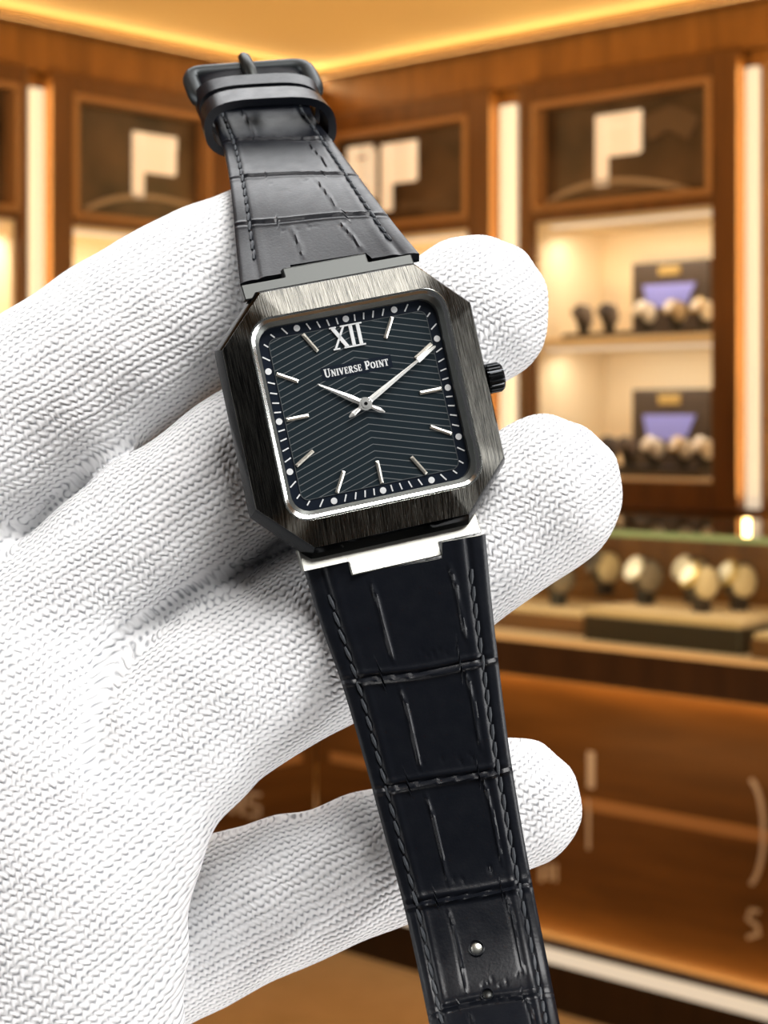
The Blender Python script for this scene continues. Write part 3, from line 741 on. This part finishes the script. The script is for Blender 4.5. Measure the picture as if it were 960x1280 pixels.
# hands
def hand(name, tip, tail, wids, z):
    d = Vector(tip); Lh = d.length; T = Matrix.Rotation(math.atan2(d.y, d.x), 4, 'Z')
    m_ = MB(); prof = [(-tail, 1.0), (-tail*.75, 3.2), (-10, 2.2), (-5, 5.2), (4, 5.2), (9, 3.6)] + [(a*Lh, wd) for a, wd in wids]
    r = []
    for a, wd in prof: r.append([(a*U, -wd*U, z*mm), (a*U, 0, (z + .10 + .02*wd)*mm), (a*U, wd*U, z*mm), (a*U, 0, (z - .04)*mm)])
    m_.loft(r, True, True, M=T); m_.cyl(8.2*U, (z - .05)*mm, (z + .16)*mm, 28)
    return m_.build(name, M_silverp, watch)
hand('hour_hand', (-54, 36), 27, [(.3, 4.0), (.97, 1.1), (1.0, .5)], .50)
mh = hand('minute_hand', (104, 54), 27, [(.2, 3.4), (.74, 1.7), (.745, 3.2), (.80, 3.0), (.985, 1.6), (1.0, .8)], .78)
mh_d = Vector((104, 54)); 
c = MB(); c.cyl(5.2*U, .75*mm, 1.06*mm, 24); c.build('hand_cap', M_silverp, watch, smooth=30)
MB().cyl(2.2*U, 1.06*mm, 1.10*mm, 16).build('centre_pin', M_hubdk, watch)
# crown with grooves
cn = MB(); NT = 20
def gear(r, x): return [(x*U, (r*(1.0 if (i % 4) in (0, 1) else .87))*U*math.cos(2*math.pi*i/(NT*4) + .0), (r*(1.0 if (i % 4) in (0, 1) else .87))*U*math.sin(2*math.pi*i/(NT*4))) for i in range(NT*4)]
def circ(r, x): return [(x*U, r*U*math.cos(2*math.pi*i/(NT*4)), r*U*math.sin(2*math.pi*i/(NT*4))) for i in range(NT*4)]
cn.loft([circ(9, 160), circ(9, 166), circ(17, 166.5), gear(19.5, 168.5), gear(19.5, 184), circ(17, 187.5), circ(14, 188)], True, True)
o = cn.build('crown', mat('crown_black', (.04, .042, .045), .28, metal=1.0), watch, smooth=25)
o.location = (0, 2*U, -2.0*mm)

# ---- strap: stations are left edge, right edge, distance
WI = WM.inverted()
def cr_(p0, p1, p2, p3, t): return 0.5*((2*p1) + (p2 - p0)*t + (2*p0 - 5*p1 + 4*p2 - p3)*t*t + (3*p1 - p0 - 3*p2 + p3)*t**3)
class Strap:
    def __init__(s, stn, notch, flip):
        Ls = [P(a[0], a[1], d + (a[2] if len(a) > 2 else 0)) for a, b, d in stn]; Rs = [P(b[0], b[1], d + (b[2] if len(b) > 2 else 0)) for a, b, d in stn]
        s.L = []; s.R = []
        for i in range(len(Ls) - 1):
            for j in range(24):
                t = j/24; g = lambda A: cr_(A[max(i-1, 0)], A[i], A[i+1], A[min(i+2, len(A)-1)], t)
                s.L.append(g(Ls)); s.R.append(g(Rs))
        s.L.append(Ls[-1]); s.R.append(Rs[-1])
        s.C = [(a + b)/2 for a, b in zip(s.L, s.R)]
        s.len = [0]
        for a, b in zip(s.C[:-1], s.C[1:]): s.len.append(s.len[-1] + (b - a).length)
        s.flip = flip
    def at(s, l):
        i = int(np.searchsorted(s.len, l)) - 1; i = max(0, min(i, len(s.len) - 2))
        t = (l - s.len[i])/(s.len[i+1] - s.len[i]); 
        Lp = s.L[i].lerp(s.L[i+1], t); Rp = s.R[i].lerp(s.R[i+1], t)
        k0, k1 = max(i - 6, 0), min(i + 7, len(s.C) - 1)
        tg = (s.C[k1] - s.C[k0]).normalized(); ac = (Rp - Lp)
        n = ac.cross(tg).normalized()
        if s.flip: n = -n
        return (Lp + Rp)/2, ac/2, n, tg
    def surf(s, l, q, h): 
        c, a, n, t = s.at(l); return c + a*q + n*h
def strap_mesh(S_, l0, l1, hfun, nl, ns, notch=None, thick=0.0016):
    """front skin with relief + flat back; notch(q) shifts the start of each lengthwise row"""
    mb = MB(); qs = [-1 + 2*j/ns for j in range(ns + 1)]
    rings = []
    for i in range(nl + 1):
        row = []
        for q in qs:
            la = l0 + (notch(q) if notch else 0); l = la + (l1 - la)*i/nl
            row.append(tuple(S_.surf(l, q, hfun(l, q))))
        for q in qs[::-1]:
            la = l0 + (notch(q) if notch else 0); l = la + (l1 - la)*i/nl
            row.append(tuple(S_.surf(l, q*.995, -thick)))
        rings.append(row)
    n = len(rings[0]); k = len(qs)
    mb.loft(rings)
    for base in (0, nl*n):
        fs = [(base + j, base + j + 1, base + n - 2 - j, base + n - 1 - j) for j in range(k - 1)]
        mb.f += fs
    return mb
def g1(x, w_): return math.exp(-(x/w_)**2)
def relief(cross, verts, ticks, seed):
    rnd = random.Random(seed); wav = [(rnd.uniform(-.5, .5), rnd.uniform(2, 4), rnd.uniform(0, 6)) for _ in cross]
    def h(l, q):
        a = abs(q); L_ = l*1000
        v = .75*(1 - a**5) if a < 1 else 0
        if a > .94: v -= .25*((a - .94)/.06)**2
        v -= .30*g1(a - .80, .035)
        v += .12*g1(a - .70, .05)
        for (c, slope), (am, fq, p_) in zip(cross, wav):
            x_ = L_ - (c + slope*q + am*.5*math.sin(fq*q + p_))
            if abs(x_) < 3: v += (-.20*g1(x_, .22) + .44*g1(x_ - .55, .26) + .14*g1(x_ + .62, .30))*(1 if a < .8 else .55)
        for (la, lb, qa, qb) in verts:
            if la < L_ < lb:
                t = (L_ - la)/(lb - la); x_ = (q - (qa + (qb - qa)*t + .02*math.sin(t*5)))
                v += (-.12*g1(x_, .018) + .30*g1(x_ - .035, .018))*min(1, 6*t, 6*(1 - t))
        for (lt, qt, ln_) in ticks:
            if abs(L_ - lt) < ln_: v -= .16*g1(q - qt, .012)*g1(L_ - lt, ln_*.5)
        return v*mm
    return h
M_leather = mat('croc_leather', (0.0045, 0.0055, 0.0085), 0.42, spec=0.30)
m = M_leather; nz = noise(m, objco(m), 2600, 3); bump(m, nz, 0.00004, 0.5)
L(m, math_(m, 'MULTIPLY_ADD', noise(m, objco(m), 500, 3), .22, .23), BS(m).inputs['Roughness'])
M_thread = mat('black_thread', (0.035, 0.040, 0.047), 0.6)

SB = Strap([((378, 708), (607, 668), .2300), ((402, 785), (614, 745), .2298), ((428, 858), (622, 817), .2296), ((457, 957), (634, 916), .2292),
            ((480, 1042), (647, 1001), .2284), ((507, 1143), (665, 1103), .2262), ((536, 1278), (692, 1240), .2180), ((560, 1400), (716, 1362), .1980)], None, False)
STp = Strap([((300, 354, -.0012), (524, 316, .0012), .2345), ((295, 307), (496, 283), .2410), ((290, 250), (462, 238), .2500), ((284, 205), (434, 200), .2600), ((277, 175), (410, 168), .2680),
             ((268, 150), (391, 143), .2750), ((258, 128), (385, 120), .2800), ((248, 108), (378, 98), .2830)], None, True)
def orient_check(S_, flip):
    c, a, n, t = S_.at(S_.len[-1]*.3); return n.y < 0
for S_ in (SB, STp):
    if not orient_check(S_, S_.flip): S_.flip = not S_.flip
def lof(S_, py):      # length along the strap where the left edge is seen at row py
    for i in range(len(S_.L)):
        y = HOR - (S_.L[i].z - CAMH)/S_.L[i].y*F
        if (S_ is SB and y >= py) or (S_ is STp and y <= py): return S_.len[i]*1000
    return S_.len[-1]*1000
rnd = random.Random(3)
cb = [(lof(SB, y), 0.6) for y in (856, 992, 1138, 1268)]
vb = []; tkb = []
prev = 2.0
for i, (c0, _) in enumerate(cb + [(cb[-1][0] + 14, 0)]):
    vb.append((prev + .8, c0 - 1.2, -.36 + .02*i, -.30 + .02*i) if i < 3 else (prev + 1, c0 - 1, -.38, -.34))
    vb.append((prev + .6, c0 - 2.0, .52, .60 if i else .64)); 
    for _ in range(7): tkb.append((c0 - rnd.uniform(1.4, 2.6), rnd.uniform(-.3, .5), rnd.uniform(.5, 1.0)))
    prev = c0
ct = [(lof(STp, y), -.6) for y in (288, 226, 181)]
vt = [(2, ct[0][0] - 1, -.30, -.28), (2, ct[0][0] - 1, .38, .34), (ct[0][0] + 1, ct[1][0] - 1, .34, .30), (ct[1][0] + 1, ct[2][0] - 1, .55, .5), (ct[2][0] + 1, ct[2][0] + 14, -.4, -.4)]
tkt = [(ct[0][0] - rnd.uniform(1.5, 3), rnd.uniform(-.4, .4), .8) for _ in range(6)] + [(ct[1][0] - rnd.uniform(1.5, 3), rnd.uniform(-.4, .4), .8) for _ in range(5)]
hb = relief(cb, vb, tkb, 1); ht_ = relief(ct, vt, tkt, 2)
ht = lambda l, q: .55*ht_(l, q)
def nb(q): return .0021 if -.50 < q < .52 else 0.0
def add_local(mb, name, matl, parent, smooth=40):
    mb.v = [tuple(WI @ Vector(p)) for p in mb.v]; return mb.build(name, matl, parent, smooth=smooth)
endB = SB.len[-1]; endT = STp.len[-1]
low = add_local(strap_mesh(SB, 0.0, endB, hb, 330, 84, nb), 'lower_strap', M_leather, watch)
upp = add_local(strap_mesh(STp, 0.0, endT*.985, ht, 260, 72, lambda q: .0016 if -.44 < q < .46 else 0.0, .0014), 'upper_strap', M_leather, watch)
def stitches(S_, hf, l0, l1, parent, q0):
    for sg in (-1, 1):
        mb = MB(); l = l0
        while l < l1:
            a = S_.surf(l, sg*(q0 + .012), hf(l, sg*q0) + .00006); b = S_.surf(l + .0019, sg*(q0 - .012), hf(l + .0019, sg*q0) + .00006)
            mid = (a + b)/2 + S_.at(l)[2]*.00016
            mb.tube([a, mid, b], [.00016, .00026, .00016], 6); l += .0023
        add_local(mb, 'stitching', M_thread, parent)
stitches(SB, hb, .0042, endB - .002, low, .80); stitches(STp, ht, .0045, endT*.93, upp, .80)
# holes in the lower strap: ringed eyelets with a bright bead of light seen in them
for px, py, r, mt in ((596, 1185, 8.6, M_steel), (609, 1244, 7.0, M_lugd)):
    best = min(((lambda p: (((p.x/p.y*F + 480) - px)**2 + ((HOR - (p.z - CAMH)/p.y*F) - py)**2, l, q))(SB.surf(l, q, .0007)) for l in np.linspace(.03, endB - .001, 220) for q in np.linspace(-.4, .4, 41)), key=lambda t: t[0])
    _, l, q = best; c, a, n, t = SB.at(l); p = SB.surf(l, q, hb(l, q))
    Mx = Matrix.Identity(4); a_ = a.normalized(); Mx.col[0][:3] = a_; Mx.col[1][:3] = n.cross(a_); Mx.col[2][:3] = n; Mx.col[3][:3] = p
    h = MB(); R_ = r*U; cc = [(math.cos(2*math.pi*i/24), math.sin(2*math.pi*i/24)) for i in range(24)]
    h.loft([[(x*R_*k, y*R_*k, z) for x, y in cc] for k, z in ((1.22, -.0004), (1.20, .00012), (1.06, .00022), (.96, .00010), (.94, -.0002))], M=Mx)
    ob = add_local(h, 'strap_hole', M_leather, low)
    h = MB(); h.loft([[(x*R_*math.cos(e_), y*R_*math.cos(e_), -.00025 + .00042*math.sin(e_)) for x, y in cc] for e_ in [i*math.pi/2/6*.98 for i in range(7)]], True, True, M=Mx)
    ob2 = add_local(h, 'hole_bead', mt, low)

# ---- end links (strap attachments) of the case
def link(sgn, z0, z1, y0, yb, yt, xs, xt, matl, name, dx=0):
    # profile plate from the case edge outwards, with a tongue in the middle
    mb = MB(); T = Matrix.Identity(4)
    pl = [(-xs + dx, y0), (xs + dx, y0), (xs + dx, yb), (xt + dx, yb), (xt + dx, yt), (-xt + dx, yt), (-xt + dx, yb), (-xs + dx, yb)]
    zf = lambda y: z0 + (z1 - z0)*(y - y0)/(yt - y0)
    n = len(pl); vs = [(x*U, sgn*y*U, zf(y)*mm) for x, y in pl] + [(x*U, sgn*y*U, (zf(y) - 2.2)*mm) for x, y in pl]
    top = [(0, 1, 2, 7), (3, 4, 5, 6), (2, 3, 6, 7)]
    fs = [(7, 2, 1, 0), (6, 3, 2, 7), (6, 5, 4, 3)]
    fs += [tuple(i + n for i in f[::-1]) for f in fs] + [(i, (i+1) % n, n + (i+1) % n, n + i) for i in range(n)]
    mb.add(vs, fs); return mb.build(name, matl, watch, bevel=.00015)
link(1, -1.2, -2.6, 158, 178, 191, 112, 55, M_lugd, 'upper_end_link', -6)
link(-1, -2.6, -1.1, 160, 187, 205, 117, 59, M_steel, 'lower_end_link', 0)

# ---- keeper loops and buckle at the far end of the upper strap
def loop(l, l2, qw, hi, lo, th, name):
    """leather band running round the strap between lengths l and l2"""
    mb = MB(); rows = []
    n = 40
    for k in range(n):
        t = 2*math.pi*k/n; cx = math.copysign(abs(math.cos(t))**.55, math.cos(t)); sy = math.copysign(abs(math.sin(t))**.75, math.sin(t))
        hh = (hi if sy > 0 else lo)
        rows.append((cx, sy, hh))
    rings = []
    for ll, o in ((l, 0), (l, 1), (l2, 1), (l2, 0), (l, 0)):
        c, a, nn, tg = STp.at(ll); r = []
        for cx, sy, hh in rows:
            r.append(tuple(c + a*(cx*(qw + o*th/a.length)) + nn*(sy*(hh + o*th))))
        rings.append(r)
    mb.loft(rings); return mb
lk = lof(STp, 164)/1000
k1 = add_local(loop(lk - .001, lk + .0040, 1.13, .0040, .0034, .0012, 'k'), 'keeper_loop', M_leather, watch)
k2 = add_local(loop(lk + .0068, lk + .0105, 1.10, .0036, .0034, .0011, 'k'), 'keeper_loop', M_leather, watch)
k3 = add_local(loop(lk + .0118, lk + .0165, 0.98, .0012, .0022, .0011, 'k'), 'strap_fold', M_leather, watch)
# buckle frame: rounded bar loop beyond the strap end
c, a, nn, tg = STp.at(endT*.97)
an = a.normalized()
bk = MB(); W_ = a.length*1.14; pts = []
for (sx, sl, r0) in ((-1, -.004, 0), (-1, .0035, 0), (1, .0035, 0), (1, -.004, 0)):
    pts.append(c + an*(sx*W_) + tg*sl + nn*.0012)
loopp = []
for i in range(4):
    p, q, r = pts[i-1], pts[i], pts[(i+1) % 4]
    e1 = (p - q).normalized()*.0022; e2 = (r - q).normalized()*.0022
    for t in (0, .25, .5, .75, 1): loopp.append((q + e1)*(1-t)**2 + q*2*t*(1-t) + (q + e2)*t*t)
loopp.append(loopp[0])
bk.tube(loopp, .0014, 10)
bo = add_local(bk, 'buckle', mat('buckle_black', (.05, .055, .057), .42, metal=.8), watch)
tg_ = MB(); tg_.tube([c - tg*.004 + nn*.0012, c + nn*.0032, c + tg*.0042 + nn*.0030, c + tg*.0056 + nn*.0022], [.0010, .0011, .0010, .0009], 10)
add_local(tg_, 'buckle_tongue', M_lugd, bo)
